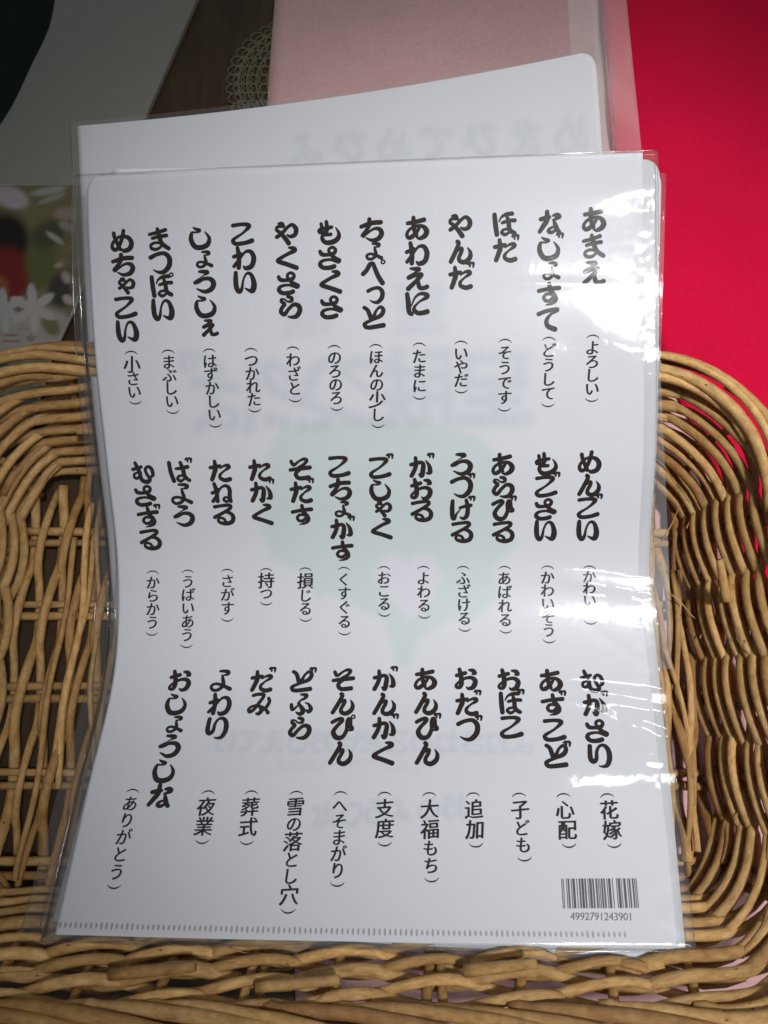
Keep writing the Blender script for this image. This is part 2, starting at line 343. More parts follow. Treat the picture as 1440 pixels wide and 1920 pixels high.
SMALL = [('小さい', 0.01474, 0.2313, 0.01463, 0.21255),
 ('まぶしい', 0.0298, 0.23146, 0.02967, 0.20849),
 ('はずかしい', 0.04652, 0.23159, 0.04659, 0.20267),
 ('つかれた', 0.06339, 0.23148, 0.06327, 0.20852),
 ('わざと', 0.08032, 0.23175, 0.08011, 0.21229),
 ('のろのろ', 0.097, 0.232, 0.09676, 0.20854),
 ('ほんの少し', 0.11366, 0.23206, 0.11312, 0.20129),
 ('たまに', 0.13097, 0.2323, 0.13046, 0.21238),
 ('いやだ', 0.14765, 0.23273, 0.14721, 0.21464),
 ('そうです', 0.16515, 0.23311, 0.16434, 0.20699),
 ('どうして', 0.18249, 0.23357, 0.18179, 0.20843),
 ('よろしい', 0.19979, 0.23406, 0.19921, 0.21021),
 ('からかう', 0.01501, 0.13933, 0.0147, 0.11444),
 ('うばいあう', 0.03014, 0.13953, 0.02961, 0.10925),
 ('さがす', 0.04702, 0.13971, 0.0466, 0.12004),
 ('持つ', 0.06368, 0.13988, 0.06328, 0.12671),
 ('損じる', 0.08032, 0.14002, 0.07978, 0.11983),
 ('くすぐる', 0.09674, 0.14007, 0.09607, 0.11417),
 ('おこる', 0.11363, 0.14025, 0.11309, 0.12168),
 ('よわる', 0.13037, 0.14016, 0.12979, 0.12079),
 ('ふざける', 0.14696, 0.14001, 0.14627, 0.11536),
 ('あばれる', 0.1643, 0.13985, 0.16315, 0.11457),
 ('かわいそう', 0.18221, 0.13984, 0.18071, 0.11049),
 ('かわいい', 0.19954, 0.13969, 0.19845, 0.11798),
 ('ありがとう', 0.01807, 0.04922, 0.01796, 0.01642),
 ('夜業', 0.04764, 0.04902, 0.04804, 0.03232),
 ('葬式', 0.06442, 0.04917, 0.06484, 0.03224),
 ('雪の落とし穴', 0.08173, 0.04917, 0.08254, 0.00966),
 ('へそまがり', 0.0987, 0.0492, 0.09957, 0.01864),
 ('支度', 0.1155, 0.04914, 0.11628, 0.03242),
 ('大福もち', 0.13246, 0.04914, 0.13368, 0.02054),
 ('追加', 0.14904, 0.04919, 0.14988, 0.03241),
 ('子ども', 0.16627, 0.04918, 0.16748, 0.02784),
 ('心配', 0.18295, 0.04915, 0.18393, 0.03257),
 ('花嫁', 0.19928, 0.04917, 0.20038, 0.03268)]
# ================================================================= setting: table top
def grid_sheet(x0, x1, y0, y1, nx, ny, fz):
    V = [(x0+(x1-x0)*i/nx, y0+(y1-y0)*j/ny, 0) for j in range(ny+1) for i in range(nx+1)]
    V = [(x, y, fz(x, y)) for x, y, _ in V]
    return V, [(j*(nx+1)+i, j*(nx+1)+i+1, (j+1)*(nx+1)+i+1, (j+1)*(nx+1)+i) for j in range(ny) for i in range(nx)]
V, Fc = grid_sheet(-4, 4, -4, 4, 4, 4, lambda x, y: 0)
tb = mk('tabletop', V, Fc, WOOD, None, False); tb['kind'] = 'structure'
# cloth: filled band between two edge curves, with thickness and soft folds
def cloth(left, right, z0, th, amp, n=90, m=70, seed=0):
    """left(t) and right(t) give the two edges, t runs towards the far side"""
    def h(x, y): return amp*(noise.noise(Vector((x*7+seed, y*7, seed))) + .5*noise.noise(Vector((x*22, y*22+seed, 3))))
    V = []
    for j in range(n+1):
        a, b = left(j/n), right(j/n)
        for i in range(m+1):
            u = i/m; x = a[0]+(b[0]-a[0])*u; y = a[1]+(b[1]-a[1])*u
            V.append((x, y, z0 + th + max(0, amp*.6 + h(x, y))))
    W = m+1; Fc = [(j*W+i, j*W+i+1, (j+1)*W+i+1, (j+1)*W+i) for j in range(n) for i in range(m)]
    N0 = len(V); ring = [j*W for j in range(n, -1, -1)] + [i for i in range(1, W)] + [j*W+m for j in range(1, n+1)] + [n*W+i for i in range(m-1, 0, -1)]
    for k in ring: V.append((V[k][0], V[k][1], z0))
    for q in range(len(ring)):
        q2 = (q+1) % len(ring); Fc.append((ring[q2], ring[q], N0+q, N0+q2))
    return V, Fc
def curve_xy(pts, t):
    ks = [0.0]
    for i in range(1, len(pts)): ks.append(ks[-1] + math.dist(pts[i-1][:2], pts[i][:2]))
    return herm([k/ks[-1] for k in ks], [p[:2] for p in pts], t)
pl = [on_plane(*p, .003) for p in ((560, 2300), (545, 1500), (520, 1000), (497, 330), (501, 195), (508, 90), (515, 0), (523, -200), (530, -500))]
pr = [(p[0]+.75, p[1], 0) for p in pl]
V, Fc = cloth(lambda t: curve_xy(pl, t), lambda t: curve_xy(pr, t), .0004, .0016, .0022, 120, 110, 2)
tag(mk('felt_cloth', V, Fc, PINK), 'pale pink felt cloth spread under the basket and the rear folder', 'cloth')
rl = [on_plane(*p, .006) for p in ((1520, 1700), (1475, 1300), (1400, 1100), (1330, 860), (1262, 720), (1205, 560), (1150, 290), (1140, 215), (1136, 130), (1130, 60), (1126, 0), (1110, -200), (1095, -500))]
rr = [(p[0]*.3+.62, p[1], 0) for p in rl]
V, Fc = cloth(lambda t: curve_xy(rl, t), lambda t: curve_xy(rr, t), .0046, .0016, .0048, 120, 70, 9)
tag(mk('felt_cloth', V, Fc, RED), 'bright crimson felt cloth on the right, lying over the pink one', 'cloth')
# ================================================================= wicker basket
BZ0, BZ1 = .0115, .0690
FL = dict(cx=-.015, cy=.059, hx=.152, hy=.093, r=.028)
RM = dict(cx=-.015, cy=.0525, hx=.174, hy=.1215, r=.050)
def rrect(c, s):
    """point on a rounded rectangle loop, s in [0,1), equal share per side; starts mid near side, runs towards +x"""
    hx, hy, r = c['hx'], c['hy'], c['r']
    lx, ly, q = 2*(hx-r), 2*(hy-r), math.pi*r/2
    segs = [('l', lx/2), ('c', q), ('l', ly), ('c', q), ('l', lx), ('c', q), ('l', ly), ('c', q), ('l', lx/2)]
    # share of loop parameter per segment is fixed, so floor and rim loops correspond
    share = [.1375, .045, .135, .045, .275, .045, .135, .045, .1375]
    starts = [(0, -hy, 0), (hx-r, -hy+r, -90), (hx, -hy+r, 90), (hx-r, hy-r, 0), (hx-r, hy, 180), (-hx+r, hy-r, 90), (-hx, hy-r, 270), (-hx+r, -hy+r, 180), (-hx+r, -hy, 0)]
    s = (s % 1.0) * sum(share); i = 0
    while i < 8 and s > share[i]: s -= share[i]; i += 1
    f = s/share[i]; k, L = segs[i]; x, y, a = starts[i]
    if k == 'l': p = (x + L*f*math.cos(R(a)), y + L*f*math.sin(R(a)))
    else: p = (x + r*math.cos(R(a+90*f)), y + r*math.sin(R(a+90*f)))
    return Vector((c['cx']+p[0], c['cy']+p[1], 0))
def wall(t, s):
    a, b = rrect(FL, s), rrect(RM, s); near = max(0.0, 1 - (min(s % 1, 1 - s % 1)/.17)**4)
    e = t**(1.25 + .45*near) if t > 0 else t*.3
    p = a.lerp(b, e); p.z = BZ0 + (BZ1-BZ0)*t
    p.z -= .008*near*t
    p.z += .0025*math.sin(s*2*math.pi*2+.6)*t     # a hand-made rim is never level
    return p
def outward(t, s):
    d = wall(t, s+.004) - wall(t, s-.004); d.z = 0
    up = wall(min(1.1, t+.05), s) - wall(t-.05, s)
    return d.cross(up).normalized()
basket = thing('wicker_basket', 'shallow rectangular basket of peeled willow holding the stack of folders', 'basket', (FL['cx'], FL['cy'], .004))
NS = 30
ROWS = 17
def jit(a): return rnd.uniform(-a, a)
for row in range(ROWS):
    t0 = .035 + .89*row/(ROWS-1)
    npc = 3; start = rnd.random()
    for q in range(npc):
        s0 = (start + q/npc); ln = 1/npc + 1.2/NS
        # move rod ends to where they hide behind a stake
        n = int(ln*.9/.0042); thick = rnd.uniform(.0019, .0025); tp = rnd.uniform(.70, .85); seed = rnd.uniform(0, 99)
        dt = jit(.012); pts = []
        for i in range(n+1):
            f = i/n; s = s0 + ln*f; sg = s*NS
            ph = math.pi*(sg + row)
            disp = math.cos(ph); disp = (abs(disp)**.8)*(1 if disp > 0 else -1)
            tt = t0 + dt + .020*math.sin(ph) + .016*noise.noise(Vector((s*14, seed, 0))) + (.02 if f < .03 or f > .97 else 0)
            pts.append(wall(tt, s) + outward(tt, s)*(.0034*disp + .0007*noise.noise(Vector((s*30, seed, 5)))))
        rod('weaver_rod', pts, lambda f, a=thick, b=tp: a*(1-(1-b)*f)*(min(1, .55+f*12) if f < .05 else 1), WILLOW, basket)
for k in range(NS):
    s = (k + jit(.10))/NS; pts = [wall(-.06 + 1.04*i/12, s + .0012*math.sin(i)) for i in range(13)]
    rod('stake', pts, rnd.uniform(.0016, .0020), WILLOW_D, basket)
    if k % 4 == 1:       # here and there a second stake stands beside the first
        s2 = s + .0050; pts = [wall(-.06 + .98*i/12, s2) for i in range(13)]
        rod('stake', pts, .0017, WILLOW_D, basket)
# floor: pairs of cross sticks and the rods woven over and under them
SY = [.1530, .1166, .0820, .0456, .0100, -.0245]
for y in SY:
    for d in (-.0026, .0026):
        x0, x1 = FL['cx']-FL['hx']-.004, FL['cx']+FL['hx']+.004
        pts = [(x0+(x1-x0)*i/24, y+d+.0008*noise.noise(Vector((i*.3, y*50, d*999))), .0100+.0004*math.sin(i)) for i in range(25)]
        rod('cross_stick', pts, rnd.uniform(.0016, .0020), WILLOW_D, basket)
nfl = 50
for k in range(nfl):
    x = FL['cx'] - FL['hx'] + .004 + (2*FL['hx']-.008)*k/(nfl-1); seed = rnd.uniform(0, 99)
    y0, y1 = FL['cy']-FL['hy']+.001+jit(.002), FL['cy']+FL['hy']-.001+jit(.003)
    if x > .132 - .02 or x < -.165 + .02:
        y0 += .012; y1 -= .012
    n = 46; pts = []
    for i in range(n+1):
        y = y0 + (y1-y0)*i/n; u = (y-.010)/.0355
        c = math.cos(math.pi*(u+k)); c = abs(c)**.7*(1 if c > 0 else -1)
        pts.append((x + .0022*noise.noise(Vector((y*12, seed, 0))) + .0012*math.sin(math.pi*(u+k)), y, .0100 + .0042*c))
    a = rnd.uniform(.0019, .0027); fl = rnd.random() < .5
    rod('floor_rod', pts, lambda f, a=a, fl=fl: a*(.7+.4*(f if fl else 1-f)), WILLOW, basket)
for k in range(16):      # slender rods slipped in on a slant between the thicker ones
    x = rnd.choice((rnd.uniform(-.160, -.085), rnd.uniform(.095, .132))); dr_ = jit(.011); seed = rnd.uniform(0, 99)
    y0, y1 = rnd.uniform(-.03, .02), rnd.uniform(.09, .148); pts = []
    for i in range(37):
        y = y0 + (y1-y0)*i/36
        pts.append((max(-.163, min(.134, x + dr_*i/36 + .002*noise.noise(Vector((y*20, seed, 0))))), y, .0150 + .0030*math.cos(math.pi*((y-.010)/.0355 + k))))
    rod('floor_rod', pts, rnd.uniform(.0011, .0016), WILLOW, basket, 6)
# plaited border: each strand leaves the inside low, climbs over the rim and tucks away outside
for k in range(NS):
    span = 5.0 + jit(.5); n = 44; s0 = (k+jit(.2))/NS; RR = .0048 + jit(.0005); a = rnd.uniform(.0020, .0028); seed = rnd.uniform(0, 99)
    pts = []
    for i in range(n+1):
        f = i/n; s = s0 + span*f/NS; ph = R(205 - 235*f)
        c = wall(.97, s); o = outward(.97, s); up = Vector((0, 0, 1)); oh = Vector((o.x, o.y, 0)).normalized()
        wob = .0007*noise.noise(Vector((s*40, seed, 0)))
        pts.append(c + oh*((RR+wob)*math.cos(ph)*1.15 + .0015) + up*((RR+wob)*math.sin(ph) + .0015) + (-oh*.001 if f < .04 else Vector((0, 0, 0))))
    rod('border_strand', pts, lambda f, a=a: a*(1-.35*f)*(.8+.2*min(1, f*10)), WILLOW, basket)
# cut ends that stick out where rods were joined
for (t0, s, ln, up) in ((.50, .62, .020, .5), (.30, .60, .016, .3), (.66, .40, .015, .6), (.80, .93, .030, .25), (.78, .06, .024, .2), (.86, .985, .028, .15), (.5, .28, .015, .7), (.35, .355, .014, .5)):
    p = wall(t0, s); o = outward(t0, s); d = (wall(t0, s+.01)-p).normalized()
    q = p - o*.0055; pts = [q + d*(ln*(i/6-.5)) - o*(.0045*(i/6)) + Vector((0, 0, up*.01*i/6)) for i in range(7)]
    rod('rod_end', pts, lambda f: .0021*(1-.25*f), WILLOW, basket)
for k in range(34):      # lifted fibres
    t0 = rnd.uniform(.1, .9); s = rnd.choice((rnd.uniform(.30, .42), rnd.uniform(.15, .32), rnd.uniform(.82, 1.12), rnd.uniform(.60, .75)))
    p = wall(t0, s) - outward(t0, s)*.005; d = (wall(t0, s+.01)-p).normalized(); u = Vector((jit(.5), jit(.5), rnd.uniform(.2, .8)))
    ln = rnd.uniform(.006, .016); pts = [p + d*ln*i/6 + u*(ln*.35*(i/6)**2) for i in range(7)]
    rod('splinter', pts, lambda f: .00032*(1-.7*f), WILLOW, basket, 4)
# thin splinters lying in the corner
for (x, y, z, a) in ((.128, .118, .028, 60), (.130, .082, .021, -50), (.126, .140, .034, -60)):
    d = Vector((math.cos(R(a)), math.sin(R(a)), .25)); pts = [Vector((x, y, z)) + d*(.018*(i/5-.5)) + Vector((0, 0, .002*math.sin(i))) for i in range(6)]
    rod('splinter', pts, lambda f: .0005*(1-.6*f), WILLOW, basket, 5)
# ================================================================= folders and sleeves
def sheet_mesh(S, W, H, tf, hf, th, cr=(0, 0, 0, 0), na=110, nb=150, colf=None):
    """W x H sheet, its local (a, b) taken onto surface S by tf; cr = corner radii (bl, br, tr, tl)"""
    def lim(b):
        l, r = 0.0, W
        for c, side, top in ((cr[0], 0, 0), (cr[1], 1, 0), (cr[2], 1, 1), (cr[3], 0, 1)):
            if c <= 0: continue
            d = (b - (H-c)) if top else (c - b)
            if d > 0:
                w_ = c - math.sqrt(max(0, c*c - d*d))
                if side: r = W - w_
                else: l = w_
        return l, r
    bs = [H*j/nb for j in range(nb+1)]
    for c in cr:
        if c > 0: bs += [c*(1-math.cos(R(15*k))) for k in range(1, 6)] + [H - c*(1-math.cos(R(15*k))) for k in range(1, 6)]
    bs = sorted(set(round(b, 6) for b in bs)); nb = len(bs)-1
    V = []; AB = []
    for b in bs:
        l, r = lim(b)
        for i in range(na+1):
            a = l + (r-l)*i/na; A, B = tf(a, b); V.append(S.at(A, B, hf(a, b))); AB.append((a, b))
    Wn = na+1; top = [(j*Wn+i, j*Wn+i+1, (j+1)*Wn+i+1, (j+1)*Wn+i) for j in range(nb) for i in range(na)]
    if th > 0:
        N0 = len(V); ring = [j*Wn for j in range(nb, -1, -1)] + [i for i in range(1, Wn)] + [j*Wn+na for j in range(1, nb+1)] + [nb*Wn+i for i in range(na-1, 0, -1)]
        for k in ring:
            a, b = AB[k]; A, B = tf(a, b); V.append(S.at(A, B, hf(a, b)-th)); AB.append((a, b))
        for q in range(len(ring)):
            q2 = (q+1) % len(ring); top.append((ring[q2], ring[q], N0+q, N0+q2))
    cols = None
    if colf is not None: cols = colf(np.array(AB))
    return V, top, cols
def turn(da, db, deg, W, H):
    c, s = math.cos(R(deg)), math.sin(R(deg)); ca, cb = W/2, H/2
    return lambda a, b: (da + ca + (a-ca)*c - (b-cb)*s, db + cb + (a-ca)*s + (b-cb)*c)
ident = lambda a, b: (a, b)
ones = lambda AB: np.ones((len(AB), 4), dtype=np.float32)
# ---- brush strokes
def spline(pts, n=7):
    out = []
    P = [pts[0]] + pts + [pts[-1]]
    if len(pts) == 2: return [tuple(x+(y-x)*k/6 for x, y in zip(*pts)) for k in range(7)]
    for i in range(1, len(P)-2):
        p0, p1, p2, p3 = P[i-1], P[i], P[i+1], P[i+2]
        for k in range(n):
            t = k/n
            out.append(tuple(.5*((2*b) + (-a+c)*t + (2*a-5*b+4*c-d)*t*t + (-a+3*b-3*c+d)*t**3) for a, b, c, d in zip(p0, p1, p2, p3)))
    out.append(tuple(P[-2])); return out
def strokes(ch):
    small = ch in SMALLK; c = SMALLK.get(ch, ch); v = c in VOICED; base = VOICED.get(c, c)
    raw = K[base]
    if v and c not in HALF: raw += '|' + DAKU
    S = [[tuple(float(x) for x in p.split(',')) for p in s.split()] for s in raw.split('|')]
    if v and c in HALF:
        S.append([(98+8*math.cos(R(a)), 0+8*math.sin(R(a)), 5.5) for a in range(0, 361, 45)])
    S = [[p if len(p) == 3 else (*p, 15) for p in s] for s in S]
    if small: S = [[(22+p[0]*.74, 12+p[1]*.74, p[2]*.86) for p in s] for s in S]
    return S
def ribbon(pts, wf=1.0):
    """variable-width stroke with round ends as a flat polygon strip: vertices and faces in glyph units"""
    P = spline(pts); n = len(P); V = []; Fc = []
    def nrm(i):
        a, b = P[max(0, i-1)], P[min(n-1, i+1)]; dx, dy = b[0]-a[0], b[1]-a[1]; k = math.hypot(dx, dy) or 1
        return -dy/k, dx/k
    for i in range(n):
        nx, ny = nrm(i); h = max(.6, P[i][2]*wf/2); V += [(P[i][0]+nx*h, P[i][1]+ny*h), (P[i][0]-nx*h, P[i][1]-ny*h)]
        if i: Fc.append((2*i-2, 2*i-1, 2*i+1, 2*i))
    for e, sg in ((0, -1), (n-1, 1)):
        nx, ny = nrm(e); h = max(.6, P[e][2]*wf/2); dx, dy = ny*sg, -nx*sg; k0 = len(V)
        for k in range(1, 6):
            a = math.pi*k/6; V.append((P[e][0]+nx*h*math.cos(a)+dx*h*math.sin(a)*.9, P[e][1]+ny*h*math.cos(a)+dy*h*math.sin(a)*.9))
        Fc.append((2*e, *range(k0, k0+5), 2*e+1))
    return V, Fc
def put_strokes(S, acc, ca, cb, size, hh, ang=0.0, wf=1.0, Ss=None, mirror=False):
    """add glyph strokes centred at (ca, cb) on the surface; returns nothing, fills acc = (V, F)"""
    V, Fc = acc; co, si = math.cos(ang), math.sin(ang)
    for q, st in enumerate(Ss):
        v, f = ribbon(st, wf); o = len(V)
        for x, y in v:
            x, y = (x-50)/100*size, -(y-50)/100*size
            if mirror: x = -x
            V.append(S.at(ca + x*co - y*si, cb + x*si + y*co, hh + q*.000006))
        Fc += [tuple(o+i for i in g) for g in f]
# ---- outline-font glyphs for kanji and the small readings
_gl = {}
def glyph(ch):
    if ch not in _gl:
        c = bpy.data.curves.new('g', 'FONT'); c.body = ch; c.resolution_u = 3
        o = bpy.data.objects.new('g', c); col.objects.link(o); bpy.context.view_layer.update()
        me = bpy.data.meshes.new_from_object(o.evaluated_get(bpy.context.evaluated_depsgraph_get()))
        _gl[ch] = ([tuple(v.co[:2]) for v in me.vertices], [tuple(p.vertices) for p in me.polygons])
        bpy.data.objects.remove(o); bpy.data.curves.remove(c); bpy.data.meshes.remove(me)
    return _gl[ch]
gx = [p for p in glyph('国')[0]]
EM = (max(p[1] for p in gx) - min(p[1] for p in gx)) / .92
EMC = ((max(p[0] for p in gx)+min(p[0] for p in gx))/2, (max(p[1] for p in gx)+min(p[1] for p in gx))/2)
def put_glyph(S, acc, ch, ca, cb, size, hh, ang=0.0, bold=((-.026, .012), (.026, -.012), (-.009, .004), (.009, -.004))):
    V, Fc = acc; v, f = glyph(ch); co, si = math.cos(ang), math.sin(ang)
    for q, (sx, sy) in enumerate(bold):      # struck three times, slightly shifted, for the weight of the brush pen
        o = len(V)
        for x, y in v:
            x, y = (x-EMC[0])/EM*size, (y-EMC[1])/EM*size; x += y*.06 + sx*size; y += x*.05 + sy*size
            V.append(S.at(ca + x*co - y*si, cb + x*si + y*co, hh + q*.000006))
        Fc += [tuple(o+i for i in g) for g in f]
INKH = .00016
def sheetobj(name, S, W, H, tf, h, mat, root, cr, colf=ones, na=110, nb=150):
    V, Fc, C = sheet_mesh(S, W, H, tf, (lambda a, b: h) if not callable(h) else h, .00035, cr, na, nb, colf)
    return mk(name, V, Fc, mat, root, True, None, C)
# ghost of the print on the back showing through: soft darkening by distance to strokes
def ghost_field(AB, items):
    g = np.zeros(len(AB))
    for (ch, ca, cb, size, k, soft) in items:
        near = (np.abs(AB[:, 0]-ca) < size) & (np.abs(AB[:, 1]-cb) < size); P = AB[near]
        if not len(P): continue
        d = np.full(len(P), 9.0)
        for st in strokes(ch):
            sp = [(ca - (x-50)/100*size, cb - (y-50)/100*size, w_/200*size) for x, y, w_ in spline(st, 3)]
            for p in sp: d = np.minimum(d, np.hypot(P[:, 0]-p[0], P[:, 1]-p[1]) - p[2])
        g[near] = np.maximum(g[near], k*np.clip(1 - (d+soft*.3)/soft, 0, 1))
    return g
def poly_field(AB, poly, soft):
    x, y = AB[:, 0], AB[:, 1]; ins = np.zeros(len(AB), bool); d = np.full(len(AB), 9.0); n = len(poly)
    for i in range(n):
        (x1, y1), (x2, y2) = poly[i], poly[(i+1) % n]
        c = ((y1 > y) != (y2 > y)) & (x < (x2-x1)*(y-y1)/((y2-y1) or 1e-9)+x1); ins ^= c
        L = (x2-x1)**2+(y2-y1)**2; t_ = np.clip(((x-x1)*(x2-x1)+(y-y1)*(y2-y1))/L, 0, 1)
        d = np.minimum(d, np.hypot(x-x1-t_*(x2-x1), y-y1-t_*(y2-y1)))
    return np.clip(.5 + np.where(ins, d, -d)/soft, 0, 1)
def pxp(px, py):      # sheet coordinates of a spot measured on the flat print (millimetres from its lower left corner)
    return px/1000, py/1000
def front_colors(AB):
    g = np.zeros(len(AB))
    it = [(c, .166-.0285*i, .216-.0006*i, .027, .12, .004) for i, c in enumerate('あることば')]
    it[0] = ('一', .160, .216, .030, .12, .005); it[1] = ('二', .130, .216, .030, .12, .005)
    it += [('一', .132, .247, .018, .09, .005), ('二', .087, .247, .018, .09, .005)]
    it += [(c, .142-.0098*i, .0455-.0007*i, .0085, .12, .0014) for i, c in enumerate('おしょうしな')]
    it += [(c, .168-.0098*i, .0695, .0085, .11, .0014) for i, c in enumerate('よねさわのことばおしえてけ')]
    it += [(c, .132-.0052*i, .0602, .0042, .05, .0010) for i, c in enumerate('やまかたのことはてにすあ')]
    g = np.maximum(g, ghost_field(AB, it))
    prof = [(.073,.200),(.1,.203),(.135,.202),(.155,.195),(.167,.178),(.163,.165),(.170,.150),(.160,.140),(.163,.128),(.150,.119),(.140,.118),(.128,.112),(.122,.100),(.118,.101),(.113,.118),(.104,.123),(.092,.130),(.085,.128),(.078,.140),(.066,.145),(.062,.160),(.063,.185)]
    heart = [(.123,.142),(.128,.147),(.135,.145),(.138,.137),(.134,.129),(.124,.119),(.115,.128),(.110,.138),(.113,.145),(.119,.147)]
    m = poly_field(AB, prof, .0035); hh = poly_field(AB, heart, .003); m = m*(1-hh)
    C = np.ones((len(AB), 4), dtype=np.float32)
    C[:, 0] = 1 - g*1.0 - m*.125; C[:, 1] = 1 - g*.90 - m*.042 - hh*.03; C[:, 2] = 1 - g*.72 - m*.095
    return C
front = thing('printed_folder', 'topmost white folder printed with rows of brown brush lettering and a barcode', 'folder', FRONT.at(.11, 0, 0))
sheetobj('cover', FRONT, .22, FRONT.H, ident, 0.0, SHEET, front, (0, .002, 0, .006), front_colors, 220, 300)
PITCH = lambda c: .80 if c in SMALLK else 1.0
for (wd, a0, b0, a1, b1) in BIG:
    cs = [0.0]
    for i in range(1, len(wd)): cs.append(cs[-1] + (PITCH(wd[i-1])+PITCH(wd[i]))/2)
    acc = ([], []); n = len(wd)
    for i, ch in enumerate(wd):
        f = cs[i]/cs[-1]; a = a0+(a1-a0)*f; b = b0+(b1-b0)*f
        put_strokes(FRONT, acc, a, b, .0087, INKH, rnd.uniform(-.02, .02), 1.32, strokes(ch))
    mk('brush_word', acc[0], acc[1], INK, front, False)
KJ = lambda c: ord(c) >= 0x4e00
for (wd, a0, b0, a1, b1) in SMALL:
    wts = [.42] + [1.22 if KJ(c) else 1.0 for c in wd] + [.42]; cs = [0.0]
    for i in range(1, len(wts)): cs.append(cs[-1] + (wts[i-1]+wts[i])/2)
    L = math.hypot(a1-a0, b1-b0); unit = L/cs[-1]; ang = math.atan2(a1-a0, b0-b1); acc = ([], [])
    arc = [(50+46*math.sin(R(q)), 20+34*(1-math.cos(R(q)))*1.1, 2.8+5.6*math.cos(R(q*1.5))) for q in range(-60, 61, 15)]
    arc2 = [(x, 100-y, w_) for x, y, w_ in arc]
    put_strokes(FRONT, acc, a0, b0-.0008, .0064, INKH, ang, 1.0, [arc]); put_strokes(FRONT, acc, a1, b1+.0008, .0064, INKH, ang, 1.0, [arc2])
    for i, ch in enumerate(wd):
        f = cs[i+1]/cs[-1]; sz = min(unit*1.13, .0058)
        if KJ(ch): sz = .0069
        put_glyph(FRONT, acc, ch, a0+(a1-a0)*f, b0+(b1-b0)*f, sz, INKH, ang*.6+rnd.uniform(-.03, .03))
    mk('small_reading', acc[0], acc[1], INK_S, front, False)
# barcode 4992791243901 (EAN-13)
Lc = '0001101 0011001 0010011 0111101 0100011 0110001 0101111 0111011 0110111 0001011'.split()
Gc = [''.join('10'[int(x)] for x in c)[::-1] for c in Lc]; Rc = [''.join('10'[int(x)] for x in c) for c in Lc]
code = '4992791243901'; par = 'LGLLGG'
bits = '101' + ''.join((Lc if p == 'L' else Gc)[int(d)] for p, d in zip(par, code[1:7])) + '01010' + ''.join(Rc[int(d)] for d in code[7:]) + '101'
V = []; Fc = []; i = 0
A0, A1, B0, B1 = .1804, .2074, .0112, .0209
while i < 95:
    if bits[i] == '1':
        j = i
        while j < 95 and bits[j] == '1': j += 1
        x0, x1 = A0+(A1-A0)*i/95, A0+(A1-A0)*(j-.08)/95; o = len(V)
        V += [FRONT.at(x, y+(x-A0)*.01, INKH) for x, y in ((x0, B0), (x1, B0), (x1, B1), (x0, B1))]; Fc.append((o, o+1, o+2, o+3)); i = j
    i += 1
mk('barcode', V, Fc, BAR, front, False)
acc = ([], [])
for i, ch in enumerate(code): put_glyph(FRONT, acc, ch, .1846+.00170*i, .0088, .0034, INKH, 0, ((0, 0),))
mk('barcode_number', acc[0], acc[1], DIG, front, False)
# welded bottom seam: a row of small dents
V = []; Fc = []
for i in range(108):
    a = .0012 + .2005*i/107; b = .0031; o = len(V); hw, hl = .00042, .0011*(1+.2*rnd.uniform(-1, 1))
    ring = [(a+hw*math.cos(R(q)), b+hl*math.sin(R(q))) for q in range(0, 360, 45)]
    V += [FRONT.at(x, y, .00012) for x, y in ring] + [FRONT.at(a, b, .00006)]
    Fc += [(o+k, o+(k+1) % 8, o+8) for k in range(8)]
sm = mk('weld_seam', V, Fc, WELDM, front, False)
# folders stacked under the first
U1 = turn(.0025, .0, -2.3, .22, .303); U2 = turn(.0050, .0, -.8, .219, .303); U3 = turn(-.0080, -.003, -1.2, .22, .303)
for (tf, h, lab, cr) in ((U2, -.0016, 'white folder directly beneath the topmost one, its upper edge just showing', (0, 0, .006, .003)),
                         (U1, -.0034, 'slightly turned white folder third from the top of the stack, upper left corner showing', (0, 0, .006, .002))):
    f = thing('blank_folder', lab, 'folder', FRONT.at(*tf(.11, 0), h), 'folders in the stack under the topmost one')
    sheetobj('cover', FRONT, .22, .303, tf, h, SHEET_B, f, cr, ones, 60, 90)
# rear folder
def back_colors(AB):
    it = [(c, .2080-.0186*i, .2290+.0006*i, .0125, .11, .0022) for i, c in enumerate('めまのてぬのよ'.replace('ぬ', 'め').replace('の', 'ひ'))]
    g = ghost_field(AB, it); C = np.ones((len(AB), 4), dtype=np.float32)
    C[:, 0] -= g*1.2; C[:, 1] -= g*1.0; C[:, 2] -= g*.8; return C
rear = thing('blank_folder', 'rear white folder tilted up to the right behind the stack, on the pink felt', 'folder', BACK.at(.11, 0, 0))
sheetobj('cover', BACK, .22, BACK.H, ident, 0.0, SHEET_B, rear, (0, 0, .006, 0), back_colors, 110, 160)
